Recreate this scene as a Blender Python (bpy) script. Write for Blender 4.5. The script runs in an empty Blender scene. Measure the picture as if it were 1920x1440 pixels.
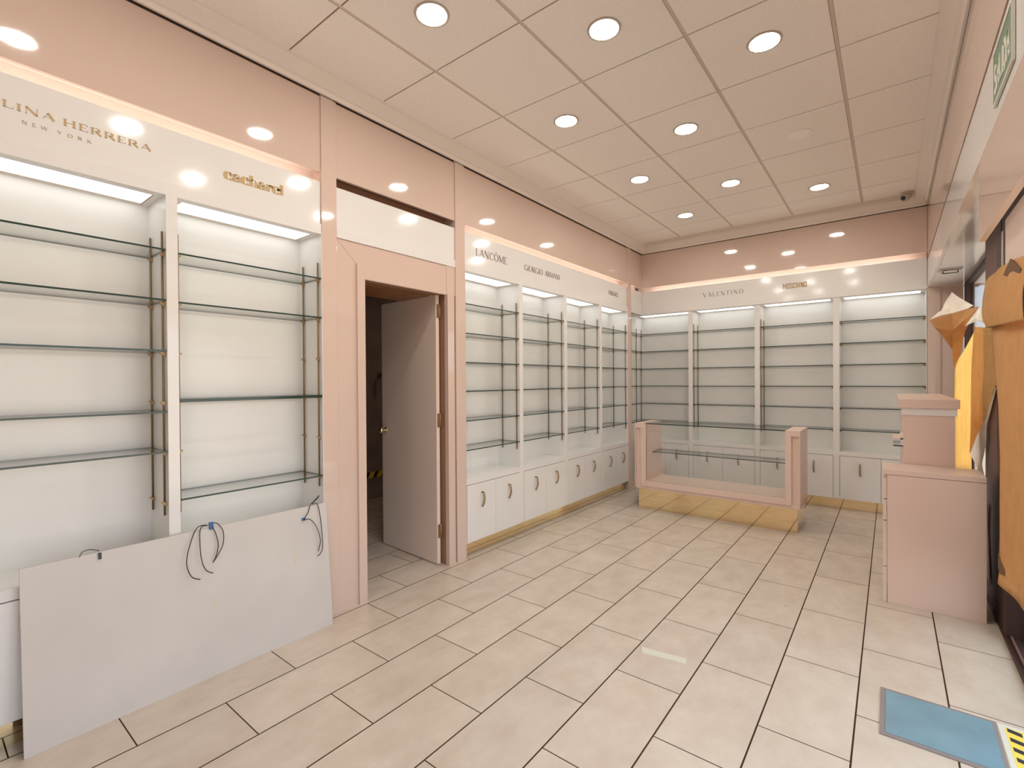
import bpy, math, random
from mathutils import Vector, Matrix
random.seed(7)
S = bpy.context.scene
COL = S.collection

# ------------------------------------------------------------------ camera
cam_d = bpy.data.cameras.new('camera'); cam = bpy.data.objects.new('camera', cam_d); COL.objects.link(cam)
cam_d.sensor_width = 36.0; cam_d.sensor_fit = 'HORIZONTAL'; cam_d.lens = 905.03*36/1920
cam_d.clip_start = 0.02; cam_d.clip_end = 200
_r = Vector((0.78701496, 0.61690122, -0.00635112)); _u = Vector((0.00106655, 0.00893413, 0.99995952)); _f = Vector((-0.61693299, 0.78698988, -0.00637334))
cam.matrix_world = Matrix(((_r.x, _u.x, -_f.x, 2.5869), (_r.y, _u.y, -_f.y, 0.0), (_r.z, _u.z, -_f.z, 1.3756), (0, 0, 0, 1)))
S.camera = cam

# ------------------------------------------------------------------ world / exposure
LAMP_CEIL, LAMP_SHELF, LAMP_SLOT, SKY = 104.0, 2.2, 6.0, 2.15
w = bpy.data.worlds.new('world'); S.world = w; w.use_nodes = True
nt = w.node_tree; nt.nodes.clear()
wo = nt.nodes.new('ShaderNodeOutputWorld'); bg = nt.nodes.new('ShaderNodeBackground')
tc = nt.nodes.new('ShaderNodeTexCoord'); sx = nt.nodes.new('ShaderNodeSeparateXYZ'); cr = nt.nodes.new('ShaderNodeValToRGB')
cr.color_ramp.elements[0].position = 0.47; cr.color_ramp.elements[0].color = (1.10, 0.96, 0.82, 1)   # sunlit street
cr.color_ramp.elements[1].position = 0.56; cr.color_ramp.elements[1].color = (0.80, 0.92, 1.06, 1)
mr = nt.nodes.new('ShaderNodeMapRange'); mr.inputs[1].default_value = -1; mr.inputs[2].default_value = 1
nt.links.new(tc.outputs['Generated'], sx.inputs[0]); nt.links.new(sx.outputs['Z'], mr.inputs[0])
nt.links.new(mr.outputs[0], cr.inputs[0]); nt.links.new(cr.outputs[0], bg.inputs['Color'])
bg.inputs['Strength'].default_value = SKY
nt.links.new(bg.outputs[0], wo.inputs['Surface'])
S.view_settings.view_transform = 'Standard'; S.view_settings.look = 'None'
S.view_settings.gamma = 1.0; S.view_settings.use_curve_mapping = False
S.view_settings.exposure = 0.20
try:
    S.cycles.transparent_max_bounces = 40; S.cycles.max_bounces = 12; S.cycles.diffuse_bounces = 6
    S.cycles.sample_clamp_indirect = 6.0
    S.cycles.caustics_reflective = False; S.cycles.caustics_refractive = False
except Exception: pass

# ------------------------------------------------------------------ materials
def pbr(name, col, rough=0.5, metal=0.0, spec=0.5, coat=0.0, noise=None, bump=None):
    m = bpy.data.materials.new(name); m.use_nodes = True; n = m.node_tree; b = n.nodes['Principled BSDF']
    b.inputs['Base Color'].default_value = (*col, 1); b.inputs['Roughness'].default_value = rough
    b.inputs['Metallic'].default_value = metal; b.inputs['Specular IOR Level'].default_value = spec
    if coat: b.inputs['Coat Weight'].default_value = coat; b.inputs['Coat Roughness'].default_value = 0.06
    if noise:   # (scale, amount)
        t = n.nodes.new('ShaderNodeTexCoord'); x = n.nodes.new('ShaderNodeTexNoise'); x.inputs['Scale'].default_value = noise[0]
        x.inputs['Detail'].default_value = 5; r = n.nodes.new('ShaderNodeValToRGB')
        a = noise[1]; r.color_ramp.elements[0].position = .3; r.color_ramp.elements[1].position = .7
        r.color_ramp.elements[0].color = (*[c*(1-a) for c in col], 1); r.color_ramp.elements[1].color = (*[min(1, c*(1+a)) for c in col], 1)
        n.links.new(t.outputs['Object'], x.inputs['Vector']); n.links.new(x.outputs['Fac'], r.inputs[0]); n.links.new(r.outputs[0], b.inputs['Base Color'])
    if bump:
        t = n.nodes.new('ShaderNodeTexCoord'); x = n.nodes.new('ShaderNodeTexNoise'); x.inputs['Scale'].default_value = bump[0]
        q = n.nodes.new('ShaderNodeBump'); q.inputs['Strength'].default_value = bump[1]; q.inputs['Distance'].default_value = .002
        n.links.new(t.outputs['Object'], x.inputs['Vector']); n.links.new(x.outputs['Fac'], q.inputs['Height']); n.links.new(q.outputs[0], b.inputs['Normal'])
    return m
def emit(name, col, s):
    m = bpy.data.materials.new(name); m.use_nodes = True; n = m.node_tree; n.nodes.clear()
    o = n.nodes.new('ShaderNodeOutputMaterial'); e = n.nodes.new('ShaderNodeEmission'); e.inputs[0].default_value = (*col, 1); e.inputs[1].default_value = s
    n.links.new(e.outputs[0], o.inputs[0]); return m
def thin_glass(name, tint):
    m = bpy.data.materials.new(name); m.use_nodes = True; n = m.node_tree; n.nodes.clear()
    o = n.nodes.new('ShaderNodeOutputMaterial'); mx = n.nodes.new('ShaderNodeMixShader'); fr = n.nodes.new('ShaderNodeFresnel'); ge = n.nodes.new('ShaderNodeNewGeometry'); ir = n.nodes.new('ShaderNodeMapRange'); ir.inputs[3].default_value = 1.5; ir.inputs[4].default_value = 1/1.5
    n.links.new(ge.outputs['Backfacing'], ir.inputs[0]); n.links.new(ir.outputs[0], fr.inputs[0])   # same reflection entering and leaving the pane
    t = n.nodes.new('ShaderNodeBsdfTransparent'); t.inputs[0].default_value = (*tint, 1); g = n.nodes.new('ShaderNodeBsdfGlossy'); g.inputs['Roughness'].default_value = .02
    n.links.new(fr.outputs[0], mx.inputs[0]); n.links.new(t.outputs[0], mx.inputs[1]); n.links.new(g.outputs[0], mx.inputs[2]); n.links.new(mx.outputs[0], o.inputs[0])
    return m
def paper_mat(name, col, trans):
    m = bpy.data.materials.new(name); m.use_nodes = True; n = m.node_tree; n.nodes.clear()
    o = n.nodes.new('ShaderNodeOutputMaterial'); mx = n.nodes.new('ShaderNodeMixShader'); mx.inputs[0].default_value = trans
    d = n.nodes.new('ShaderNodeBsdfDiffuse'); t = n.nodes.new('ShaderNodeBsdfTranslucent')
    tx = n.nodes.new('ShaderNodeTexCoord'); x = n.nodes.new('ShaderNodeTexNoise'); x.inputs['Scale'].default_value = 9; x.inputs['Detail'].default_value = 8
    r = n.nodes.new('ShaderNodeValToRGB'); r.color_ramp.elements[0].color = (*[c*.85 for c in col], 1); r.color_ramp.elements[1].color = (*[min(1, c*1.12) for c in col], 1)
    n.links.new(tx.outputs['Object'], x.inputs['Vector']); n.links.new(x.outputs['Fac'], r.inputs[0])
    bx = n.nodes.new('ShaderNodeTexNoise'); bx.inputs['Scale'].default_value = 7; bx.inputs['Detail'].default_value = 3; bx.inputs['Distortion'].default_value = 1.2
    bu = n.nodes.new('ShaderNodeBump'); bu.inputs['Strength'].default_value = .55; bu.inputs['Distance'].default_value = .02
    n.links.new(tx.outputs['Object'], bx.inputs['Vector']); n.links.new(bx.outputs['Fac'], bu.inputs['Height']); n.links.new(bu.outputs[0], d.inputs['Normal'])
    for q in (d, t): n.links.new(r.outputs[0], q.inputs[0])
    n.links.new(d.outputs[0], mx.inputs[1]); n.links.new(t.outputs[0], mx.inputs[2]); n.links.new(mx.outputs[0], o.inputs[0]); return m

M = {}
M['pink'] = pbr('pink_lacquer', (0.62, 0.477, 0.405), .06, spec=.5)
M['pink_case'] = pbr('pink_laminate', (0.71, 0.54, 0.455), .33)
M['white'] = pbr('cream_white_laminate', (0.73, 0.71, 0.69), .09, spec=.5)
M['board'] = pbr('white_board', (0.56, 0.52, 0.485), .45, noise=(3.5, .04))
M['inside'] = pbr('white_shelf_lining', (0.74, 0.73, 0.70), .3, noise=(2.5, .03))
M['ceil'] = pbr('ceiling_board', (0.89, 0.84, 0.785), .9, noise=(180, .05), bump=(220, .4))
M['grid'] = pbr('ceiling_grid_metal', (0.80, 0.73, 0.66), .5)
M['tbar'] = pbr('ceiling_bar_metal', (0.62, 0.52, 0.45), .5)
M['slot'] = pbr('pale_peach_paint', (0.80, 0.68, 0.61), .4)
M['groove_shade'] = pbr('brown_groove_shade', (0.13, 0.06, 0.035), .5)  # shade of the unlit header groove, painted as a brown strip
M['dark'] = pbr('gap_shade', (0.05, 0.03, 0.02), .8)  # near-black fill stands in for shade inside gaps and voids
M['brass'] = pbr('polished_brass', (0.90, 0.74, 0.46), .07, metal=1.0)
M['brass_old'] = pbr('aged_brass', (0.36, 0.235, 0.11), .4, metal=.6)
M['rod'] = pbr('bronze_rod', (0.22, 0.15, 0.075), .4, metal=.6)
M['gold_letter'] = pbr('gold_lettering', (0.42, 0.29, 0.14), .45, metal=.3)
M['brown_letter'] = pbr('bronze_lettering', (0.16, 0.10, 0.07), .5)
M['glass'] = thin_glass('shelf_glass', (0.975, 0.985, 0.98))
M['glass_edge'] = pbr('glass_edge', (0.02, 0.045, 0.035), .15)
M['wood'] = pbr('varnished_wood', (0.27, 0.12, 0.045), .4, noise=(14, .25))
M['jambred'] = pbr('reddish_jamb', (0.30, 0.15, 0.09), .4)
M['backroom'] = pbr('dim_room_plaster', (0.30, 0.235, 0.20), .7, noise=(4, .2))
M['alu'] = pbr('brown_anodised_aluminium', (0.045, 0.022, 0.018), .5, spec=.25)
M['alu_light'] = pbr('plum_brown_metal', (0.15, 0.085, 0.07), .6, spec=.2)
M['steel'] = pbr('brushed_metal', (0.5, 0.46, 0.44), .3, metal=.8)
M['kraft'] = paper_mat('kraft_paper', (0.67, 0.385, 0.18), .22)
M['kraft_backlit'] = paper_mat('backlit_kraft_paper', (0.95, 0.70, 0.36), .8)  # same kraft, colour brightened for the daylight behind it
M['kraft_fold'] = paper_mat('folded_kraft_paper', (0.74, 0.46, 0.20), .45)
M['paper_white'] = paper_mat('white_paper', (0.90, 0.84, 0.76), .5)
M['tape'] = pbr('brown_tape', (0.16, 0.09, 0.045), .7, spec=.2)
M['residue'] = pbr('tape_residue', (0.58, 0.52, 0.42), .5)
M['black'] = pbr('black_cable', (0.015, 0.015, 0.025), .4)
M['blue'] = pbr('blue_connector', (0.03, 0.10, 0.28), .4)
M['mat'] = pbr('blue_grey_plate', (0.17, 0.29, 0.35), .22, noise=(5, .12))
M['matrim'] = pbr('dark_grey_rim', (0.24, 0.21, 0.20), .4)
M['yellow'] = pbr('yellow_vinyl', (0.85, 0.62, 0.08), .4)
M['green'] = pbr('green_sign', (0.10, 0.20, 0.12), .3)
M['sign_white'] = pbr('sign_white', (0.62, 0.62, 0.52), .4)
M['lens'] = pbr('black_lens', (0.02, 0.015, 0.012), .1)
M['camwhite'] = pbr('beige_plastic', (0.5, 0.43, 0.36), .35)
M['unlit'] = pbr('unlit_diffuser', (0.93, 0.90, 0.88), .4)
M['pave'] = pbr('street_paving', (0.50, 0.46, 0.42), .8, noise=(3, .15))
M['lamp'] = emit('lit_diffuser', (1.0, 0.955, 0.87), LAMP_CEIL)
M['shelf_lamp'] = emit('lit_shelf_panel', (0.97, 0.98, 0.95), LAMP_SHELF)
M['backroom_fill'] = emit('backroom_fill_glow', (1.0, .80, .60), 45.0)  # fill glow added to brighten the back room
M['slot_lamp'] = emit('lit_tube', (1.0, 0.87, 0.78), LAMP_SLOT)

def floor_mat():
    m = bpy.data.materials.new('beige_floor_tiles'); m.use_nodes = True; n = m.node_tree; L = n.links; b = n.nodes['Principled BSDF']
    tc = n.nodes.new('ShaderNodeTexCoord'); sp = n.nodes.new('ShaderNodeSeparateXYZ'); L.new(tc.outputs['Object'], sp.inputs[0])
    def mth(op, a, bb=None, c=None):
        q = n.nodes.new('ShaderNodeMath'); q.operation = op
        for i, v in enumerate((a, bb, c)):
            if v is None: continue
            if isinstance(v, (int, float)): q.inputs[i].default_value = v
            else: L.new(v, q.inputs[i])
        return q.outputs[0]
    P = .3052
    xr = mth('DIVIDE', mth('SUBTRACT', sp.outputs[0], 0.032), P); row = mth('FLOOR', xr); fx = mth('FRACT', xr)
    odd = mth('FLOORED_MODULO', row, 2.0)
    yo = mth('DIVIDE', mth('SUBTRACT', mth('SUBTRACT', sp.outputs[1], 1.172), mth('MULTIPLY', odd, -.31)), .62); fy = mth('FRACT', yo); cy = mth('FLOOR', yo)
    dx = mth('MULTIPLY', mth('MINIMUM', fx, mth('SUBTRACT', 1.0, fx)), P); dy = mth('MULTIPLY', mth('MINIMUM', fy, mth('SUBTRACT', 1.0, fy)), .62)
    g = mth('MULTIPLY', mth('GREATER_THAN', dx, .0031), mth('GREATER_THAN', dy, .0023))
    cb = n.nodes.new('ShaderNodeCombineXYZ'); L.new(row, cb.inputs[0]); L.new(cy, cb.inputs[1])
    wn = n.nodes.new('ShaderNodeTexWhiteNoise'); wn.noise_dimensions = '3D'; L.new(cb.outputs[0], wn.inputs['Vector'])
    off = n.nodes.new('ShaderNodeVectorMath'); off.operation = 'SCALE'; L.new(wn.outputs['Color'], off.inputs[0]); off.inputs['Scale'].default_value = 20
    ad = n.nodes.new('ShaderNodeVectorMath'); ad.operation = 'ADD'; L.new(tc.outputs['Object'], ad.inputs[0]); L.new(off.outputs[0], ad.inputs[1])
    mp = n.nodes.new('ShaderNodeMapping'); mp.inputs['Scale'].default_value = (1.6, 1, 1); L.new(ad.outputs[0], mp.inputs['Vector'])
    n1 = n.nodes.new('ShaderNodeTexNoise'); n1.inputs['Scale'].default_value = 5; n1.inputs['Detail'].default_value = 9; n1.inputs['Roughness'].default_value = .62; L.new(mp.outputs[0], n1.inputs['Vector'])
    rp = n.nodes.new('ShaderNodeValToRGB'); e = rp.color_ramp.elements
    e[0].position = .3; e[0].color = (.52, .435, .355, 1); e[1].position = .7; e[1].color = (.62, .54, .455, 1); L.new(n1.outputs['Fac'], rp.inputs[0])
    hs = n.nodes.new('ShaderNodeHueSaturation'); L.new(rp.outputs[0], hs.inputs['Color']); L.new(mth('ADD', .965, mth('MULTIPLY', wn.outputs['Value'], .07)), hs.inputs['Value'])
    mx = n.nodes.new('ShaderNodeMix'); mx.data_type = 'RGBA'; L.new(g, mx.inputs[0]); mx.inputs[6].default_value = (.055, .028, .018, 1); L.new(hs.outputs[0], mx.inputs[7])
    L.new(mx.outputs[2], b.inputs['Base Color'])
    L.new(mth('SUBTRACT', .85, mth('MULTIPLY', g, .60)), b.inputs['Roughness']); L.new(mth('MULTIPLY', g, .5), b.inputs['Specular IOR Level'])
    bp = n.nodes.new('ShaderNodeBump'); bp.inputs['Strength'].default_value = .5; bp.inputs['Distance'].default_value = .0015
    L.new(mth('MULTIPLY', n1.outputs['Fac'], .12), bp.inputs['Height']); L.new(bp.outputs[0], b.inputs['Normal'])
    return m
M['floor'] = floor_mat()
M['door'] = pbr('warm_white_door_paint', (0.80, 0.66, 0.57), .25)

# ------------------------------------------------------------------ mesh helpers
class MB:
    def __init__(s): s.v = []; s.f = []; s.mi = []; s.mats = []; s.sm = []
    def m(s, k):
        if k not in s.mats: s.mats.append(k)
        return s.mats.index(k)
    def box(s, x0, x1, y0, y1, z0, z1, k, faces=None):
        if x0 > x1: x0, x1 = x1, x0
        if y0 > y1: y0, y1 = y1, y0
        b = len(s.v); s.v += [(x0, y0, z0), (x1, y0, z0), (x1, y1, z0), (x0, y1, z0), (x0, y0, z1), (x1, y0, z1), (x1, y1, z1), (x0, y1, z1)]
        F = [(0, 3, 2, 1), (4, 5, 6, 7), (0, 1, 5, 4), (2, 3, 7, 6), (1, 2, 6, 5), (3, 0, 4, 7)]   # -z +z -y +y +x -x
        for i, q in enumerate(F):
            s.f.append(tuple(b+j for j in q)); s.mi.append(s.m(faces[i] if faces else k)); s.sm.append(False)
        return s
    def prism(s, pts, h0, h1, k, axis='z', side=None):   # pts 2D ccw, extruded along axis
        n = len(pts); b = len(s.v)
        for h in (h0, h1):
            for p in pts:
                s.v.append({'z': (p[0], p[1], h), 'x': (h, p[0], p[1]), 'y': (p[0], h, p[1])}[axis])
        s.f.append(tuple(b+i for i in range(n))[::-1]); s.f.append(tuple(b+n+i for i in range(n))); s.mi += [s.m(k)]*2; s.sm += [False]*2
        for i in range(n):
            j = (i+1) % n; s.f.append((b+i, b+j, b+n+j, b+n+i)); s.mi.append(s.m(side or k)); s.sm.append(False)
        return s
    def lathe(s, prof, c, k, axis='z', seg=32, smooth=True):   # prof [(r,h)]
        b = len(s.v); n = len(prof)
        for i in range(seg):
            a = 2*math.pi*i/seg
            for r, h in prof:
                p = {'z': (r*math.cos(a), r*math.sin(a), h), 'y': (r*math.cos(a), h, r*math.sin(a)), 'x': (h, r*math.cos(a), r*math.sin(a))}[axis]
                s.v.append((c[0]+p[0], c[1]+p[1], c[2]+p[2]))
        for i in range(seg):
            j = (i+1) % seg
            for q in range(n-1):
                s.f.append((b+i*n+q, b+j*n+q, b+j*n+q+1, b+i*n+q+1)); s.mi.append(s.m(k)); s.sm.append(smooth)
        return s
    def tube(s, pts, r, k, seg=8, smooth=True, caps=True):
        pts = [Vector(p) for p in pts]; n = len(pts); b = len(s.v); prev = None
        for i, p in enumerate(pts):
            t = (pts[min(i+1, n-1)]-pts[max(i-1, 0)]).normalized()
            if prev is None: prev = t.orthogonal().normalized()
            prev = (prev - t*prev.dot(t)).normalized(); o = t.cross(prev); rr = r[i] if isinstance(r, (list, tuple)) else r
            for q in range(seg):
                a = 2*math.pi*q/seg; s.v.append(tuple(p + prev*math.cos(a)*rr + o*math.sin(a)*rr))
        for i in range(n-1):
            for q in range(seg):
                w_ = (q+1) % seg; s.f.append((b+i*seg+q, b+i*seg+w_, b+(i+1)*seg+w_, b+(i+1)*seg+q)); s.mi.append(s.m(k)); s.sm.append(smooth)
        if caps:
            s.f.append(tuple(b+q for q in range(seg))[::-1]); s.f.append(tuple(b+(n-1)*seg+q for q in range(seg))); s.mi += [s.m(k)]*2; s.sm += [False]*2
        return s
    def build(s, name, parent=None, bevel=0, loc=None):
        me = bpy.data.meshes.new(name); me.from_pydata(s.v, [], s.f)
        for k in s.mats: me.materials.append(M[k])
        for p, i, q in zip(me.polygons, s.mi, s.sm): p.material_index = i; p.use_smooth = q
        me.update()
        o = bpy.data.objects.new(name, me); COL.objects.link(o)
        if parent: o.parent = parent
        if bevel:
            md = o.modifiers.new('bevel', 'BEVEL'); md.width = bevel; md.segments = 2; md.limit_method = 'ANGLE'
        return o
def struct(o): o['kind'] = 'structure'; return o
def tag(o, label, cat, group=None):
    o['label'] = label; o['category'] = cat
    if group: o['group'] = group
    return o
def empty(name, loc, rz=0):
    o = bpy.data.objects.new(name, None); COL.objects.link(o); o.location = loc; o.rotation_euler = (0, 0, rz); o.empty_display_size = .05; return o
def copy_tree(o, parent=None):
    c = o.copy(); COL.objects.link(c); c.parent = parent
    for ch in list(o.children): copy_tree(ch, c)
    return c
def loft(A, B, n=10, bulge=None):     # two 3D polylines -> grid
    def samp(P, t):
        P = [Vector(p) for p in P]; L = [0]
        for i in range(len(P)-1): L.append(L[-1]+(P[i+1]-P[i]).length)
        d = t*L[-1]
        for i in range(len(P)-1):
            if d <= L[i+1]+1e-9: return P[i].lerp(P[i+1], (d-L[i])/max(1e-9, L[i+1]-L[i]))
        return P[-1]
    V = []; F = []; mrows = 24
    for i in range(mrows+1):
        a = samp(A, i/mrows); b = samp(B, i/mrows)
        for j in range(n+1):
            p = a.lerp(b, j/n)
            if bulge: p = p + Vector(bulge(j/n, i/mrows))
            V.append(tuple(p))
    for i in range(mrows):
        for j in range(n): F.append((i*(n+1)+j, i*(n+1)+j+1, (i+1)*(n+1)+j+1, (i+1)*(n+1)+j))
    return V, F
def sheet(name, A, B, k, parent=None, n=10, bulge=None):
    V, F = loft(A, B, n, bulge); mb = MB(); mb.v = V; mb.f = F; mb.mi = [mb.m(k)]*len(F); mb.sm = [True]*len(F)
    o = mb.build(name, parent); md = o.modifiers.new('thickness', 'SOLIDIFY'); md.thickness = .0006; return o

# ------------------------------------------------------------------ structure
H = 3.124; ZT = 3.044
def mesh_struct(name, boxes):
    mb = MB()
    for b in boxes: mb.box(*b)
    return struct(mb.build(name))
mesh_struct('floor', [(-2.35, 3.5, -1.6, 6.5, -.06, 0, 'floor')])
mesh_struct('trim_13', [(3.5, 4.7, -4, 9, -.12, -.02, 'pave')])

def wallbox(a0, a1, z0, z1, k, d0=-.03, d1=-.01): return (d0, d1, a0, a1, z0, z1, k)
# left wall: backing, upper panels, slot linings, door surround
wl = MB()
wl.box(-.40, -.27, -1.6, 1.60, 0, 3.2, 'pink'); wl.box(-.40, -.27, 2.72, 6.5, 0, 3.2, 'pink'); wl.box(-.40, -.27, 1.60, 2.72, 2.06, 3.2, 'pink')
wl.box(-.27, -.01, -1.6, -.79, 0, 3.03, 'pink')                        # plain wall before the shelving
for a0, a1 in ((-.74, 1.5265), (1.6225, 2.6185), (2.7195, 5.66), (5.76, 6.115)):
    wl.box(-.03, -.01, a0, a1, 2.592, 3.030, 'pink')
    wl.box(-.12, -.03, a0, a1, 2.62, 2.64, 'slot' if a0 != 1.6225 else 'jambred')  # slot over the door has its lining darkened for shade
    wl.box(-.12, -.10, a0, a1, 2.26, 2.62, 'slot' if a0 != 1.6225 else 'jambred')
    wl.box(-.03, -.013, a0, a1, 3.030, 3.05, 'dark')
# door surround (flat pink boards with a mitre line)
wl.box(-.03, -.01, 1.6225, 1.758, 0, 2.235, 'pink'); wl.box(-.03, -.01, 1.758, 2.6185, 2.022, 2.235, 'pink')
wl.box(-.12, -.03, 1.60, 1.80, 0, 2.235, 'pink'); wl.box(-.12, -.03, 2.545, 2.72, 0, 2.235, 'pink'); wl.box(-.12, -.03, 1.80, 2.545, 2.04, 2.235, 'wood')
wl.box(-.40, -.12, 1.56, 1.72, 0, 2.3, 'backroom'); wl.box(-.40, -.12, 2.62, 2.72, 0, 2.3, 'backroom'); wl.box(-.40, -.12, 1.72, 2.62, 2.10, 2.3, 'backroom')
struct(wl.build('wall_left'))
# pilasters (trim) proud of the panels
for i, (a0, a1) in enumerate(((-.84, -.74), (1.526, 1.623), (2.618, 2.720), (5.66, 5.762))):
    struct(MB().box(-.27 if i in (0, 3) else -.12, 0, a0, a1, 0, 3.033, 'pink').build('trim_%d' % (i+1), bevel=.002))
# door casing
cs = MB()
cs.box(-.01, .006, 1.756, 1.812, 0, 2.105, 'pink'); cs.box(-.12, -.01, 1.80, 1.812, 0, 2.03, 'pink')
cs.box(-.012, -.006, 2.528, 2.606, 0, 2.24, 'pink'); cs.box(-.03, .006, 2.526, 2.560, 0, 2.022, 'pink')
cs.box(-.12, -.03, 2.533, 2.548, 0, 2.03, 'jambred'); cs.box(-.12, -.10, 2.515, 2.533, 0, 2.03, 'dark')
cs.box(-.03, -.012, 1.812, 2.526, 2.018, 2.03, 'pink'); cs.box(-.075, -.03, 1.812, 2.53, 2.03, 2.05, 'jambred'); cs.box(-.12, -.075, 1.812, 2.53, 2.02, 2.05, 'jambred')
cs.box(-.50, -.16, 1.72, 2.60, 2.02, 2.06, 'wood')
# mitre line between the surround boards
cs.prism([(1.625, 2.232), (1.628, 2.232), (1.758, 2.108), (1.758, 2.105)], -.0105, -.0095, 'jambred', 'x')
struct(cs.build('trim_5', bevel=.0015))
# backroom
br = MB()
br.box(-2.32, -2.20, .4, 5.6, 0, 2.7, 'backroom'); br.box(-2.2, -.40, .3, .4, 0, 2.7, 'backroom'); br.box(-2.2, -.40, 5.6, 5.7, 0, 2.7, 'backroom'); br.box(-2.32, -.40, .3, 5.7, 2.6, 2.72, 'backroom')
struct(br.build('wall_backroom'))
# back wall
wb = MB()
wb.box(-.40, 3.125, 6.40, 6.52, 0, 3.2, 'pink')
wb.box(-.01, 2.868, 6.118, 6.138, 2.592, 3.030, 'pink'); wb.box(-.12, 2.868, 6.24, 6.26, 2.26, 2.62, 'slot'); wb.box(-.12, 2.868, 6.138, 6.26, 2.62, 2.64, 'slot'); wb.box(-.01, 2.868, 6.120, 6.138, 3.03, 3.05, 'dark')
wb.box(2.868, 2.963, 6.115, 6.40, 0, 2.27, 'pink'); wb.box(2.963, 3.125, 6.13, 6.40, 0, 3.0, 'pink_case')
struct(wb.build('wall_back'))
# right wall header and niche
wr = MB()
wr.box(2.87, 2.89, -1.6, 6.118, 2.535, 3.030, 'pink'); wr.box(2.873, 2.89, -1.6, 6.11, 2.513, 2.534, 'groove_shade'); wr.box(2.873, 2.89, -1.6, 6.118, 3.03, 3.05, 'dark')
wr.box(2.90, 3.30, -1.6, 6.40, 2.26, 3.2, 'pink_case')
wr.box(2.87, 2.89, -1.6, 2.715, 1.926, 2.246, 'pink')
wr.box(2.89, 3.25, -1.6, 2.715, 2.20, 2.26, 'dark'); wr.box(3.17, 3.25, -1.6, 6.4, 2.25, 3.2, 'alu')
wr.box(2.89, 3.30, 2.715, 6.13, 2.245, 2.262, 'white')
struct(wr.build('wall_right'))
struct(MB().box(-.4, 3.3, -1.72, -1.6, 0, 3.2, 'pink').build('wall_front'))
# ceiling: slab, tiles, grid, perimeter moulding
ce = MB(); ce.box(-.4, 3.5, -1.72, 6.52, 3.16, 3.24, 'ceil')
XL = [-.03+.6*i for i in range(0, 6)]; XL = [.098, .5696, 1.1696, 1.7696, 2.3696, 2.792]
YL = [-1.6] + [1.2923+.6*i for i in range(-4, 8)] + [5.925]
for i in range(len(XL)-1):
    for j in range(len(YL)-1):
        a, b = (XL[i]+.010 if i else XL[i]), XL[i+1]-(.010 if i < len(XL)-2 else 0)
        ce.box(a, b, YL[j]+.0045, YL[j+1]-.0045, H, H+.02, 'ceil')
struct(ce.build('ceiling'))
gr = MB()
for x in XL[1:-1]: gr.box(x-.0085, x+.0085, -1.6, 5.925, H+.003, H+.03, 'tbar'); gr.box(x-.0125, x+.0125, -1.6, 5.925, H+.012, H+.03, 'dark')
for y in YL[1:-1]: gr.box(.098, 2.792, y-.004, y+.004, H+.006, H+.03, 'jambred')
struct(gr.build('trim_6'))
def crown(name, pts, h0, h1, axis):
    return struct(MB().prism(pts, h0, h1, 'grid', axis).build(name))
# moulding cross sections (distance from wall, z)
prof = [(.0, 3.038), (.014, 3.038), (.018, 3.046), (.024, 3.056), (.040, 3.062), (.090, 3.100), (.097, 3.108), (.099, 3.122), (.099, 3.17), (0, 3.17)]
crown('trim_7', [(x, z) for x, z in prof], -1.6, 6.118, 'y')                                   # left
crown('trim_8', [(6.118-x, z) for x, z in prof][::-1], 0, 2.87, 'x')                            # back (y,z) extruded in x
crown('trim_9', [(2.87-x, z) for x, z in prof][::-1], -1.6, 6.118, 'y')                         # right

# ------------------------------------------------------------------ shopfront on the right (frames, glass, threshold)
sf = MB()
sf.box(3.055, 3.17, -1.6, 4.30, 0, .022, 'alu'); sf.box(3.075, 3.085, -1.6, 4.3, .022, .034, 'alu_light'); sf.box(3.17, 3.5, -1.6, 4.3, -.01, .012, 'alu_light')
struct(sf.build('trim_10', bevel=.002))
jb = MB()
jb.box(3.062, 3.16, 3.82, 4.27, 0, 2.245, 'alu_light'); jb.box(3.058, 3.16, 3.69, 3.82, 0, 2.245, 'alu'); jb.box(3.052, 3.062, 3.598, 3.635, 1.85, 2.15, 'steel')
jb.box(3.06, 3.16, 3.56, 3.68, 0, 2.245, 'alu'); jb.box(3.06, 3.16, 2.60, 3.56, 2.19, 2.245, 'alu')
jb.box(3.05, 3.17, 3.80, 3.84, 0, .10, 'alu')
struct(jb.build('trim_11', bevel=.002))
nw = MB()   # niche window frame
nw.box(3.125, 3.165, 5.80, 6.115, 0, 2.245, 'alu'); nw.box(3.125, 3.165, 4.27, 5.80, 2.20, 2.245, 'alu'); nw.box(3.10, 3.17, 4.27, 6.115, 0, .10, 'alu')
struct(nw.build('trim_12'))
struct(MB().box(3.14, 3.146, 4.27, 5.80, .10, 2.20, 'glass').build('window_1'))
struct(MB().box(3.11, 3.118, 2.72, 3.56, .022, 2.19, 'glass').build('window_2'))

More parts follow.
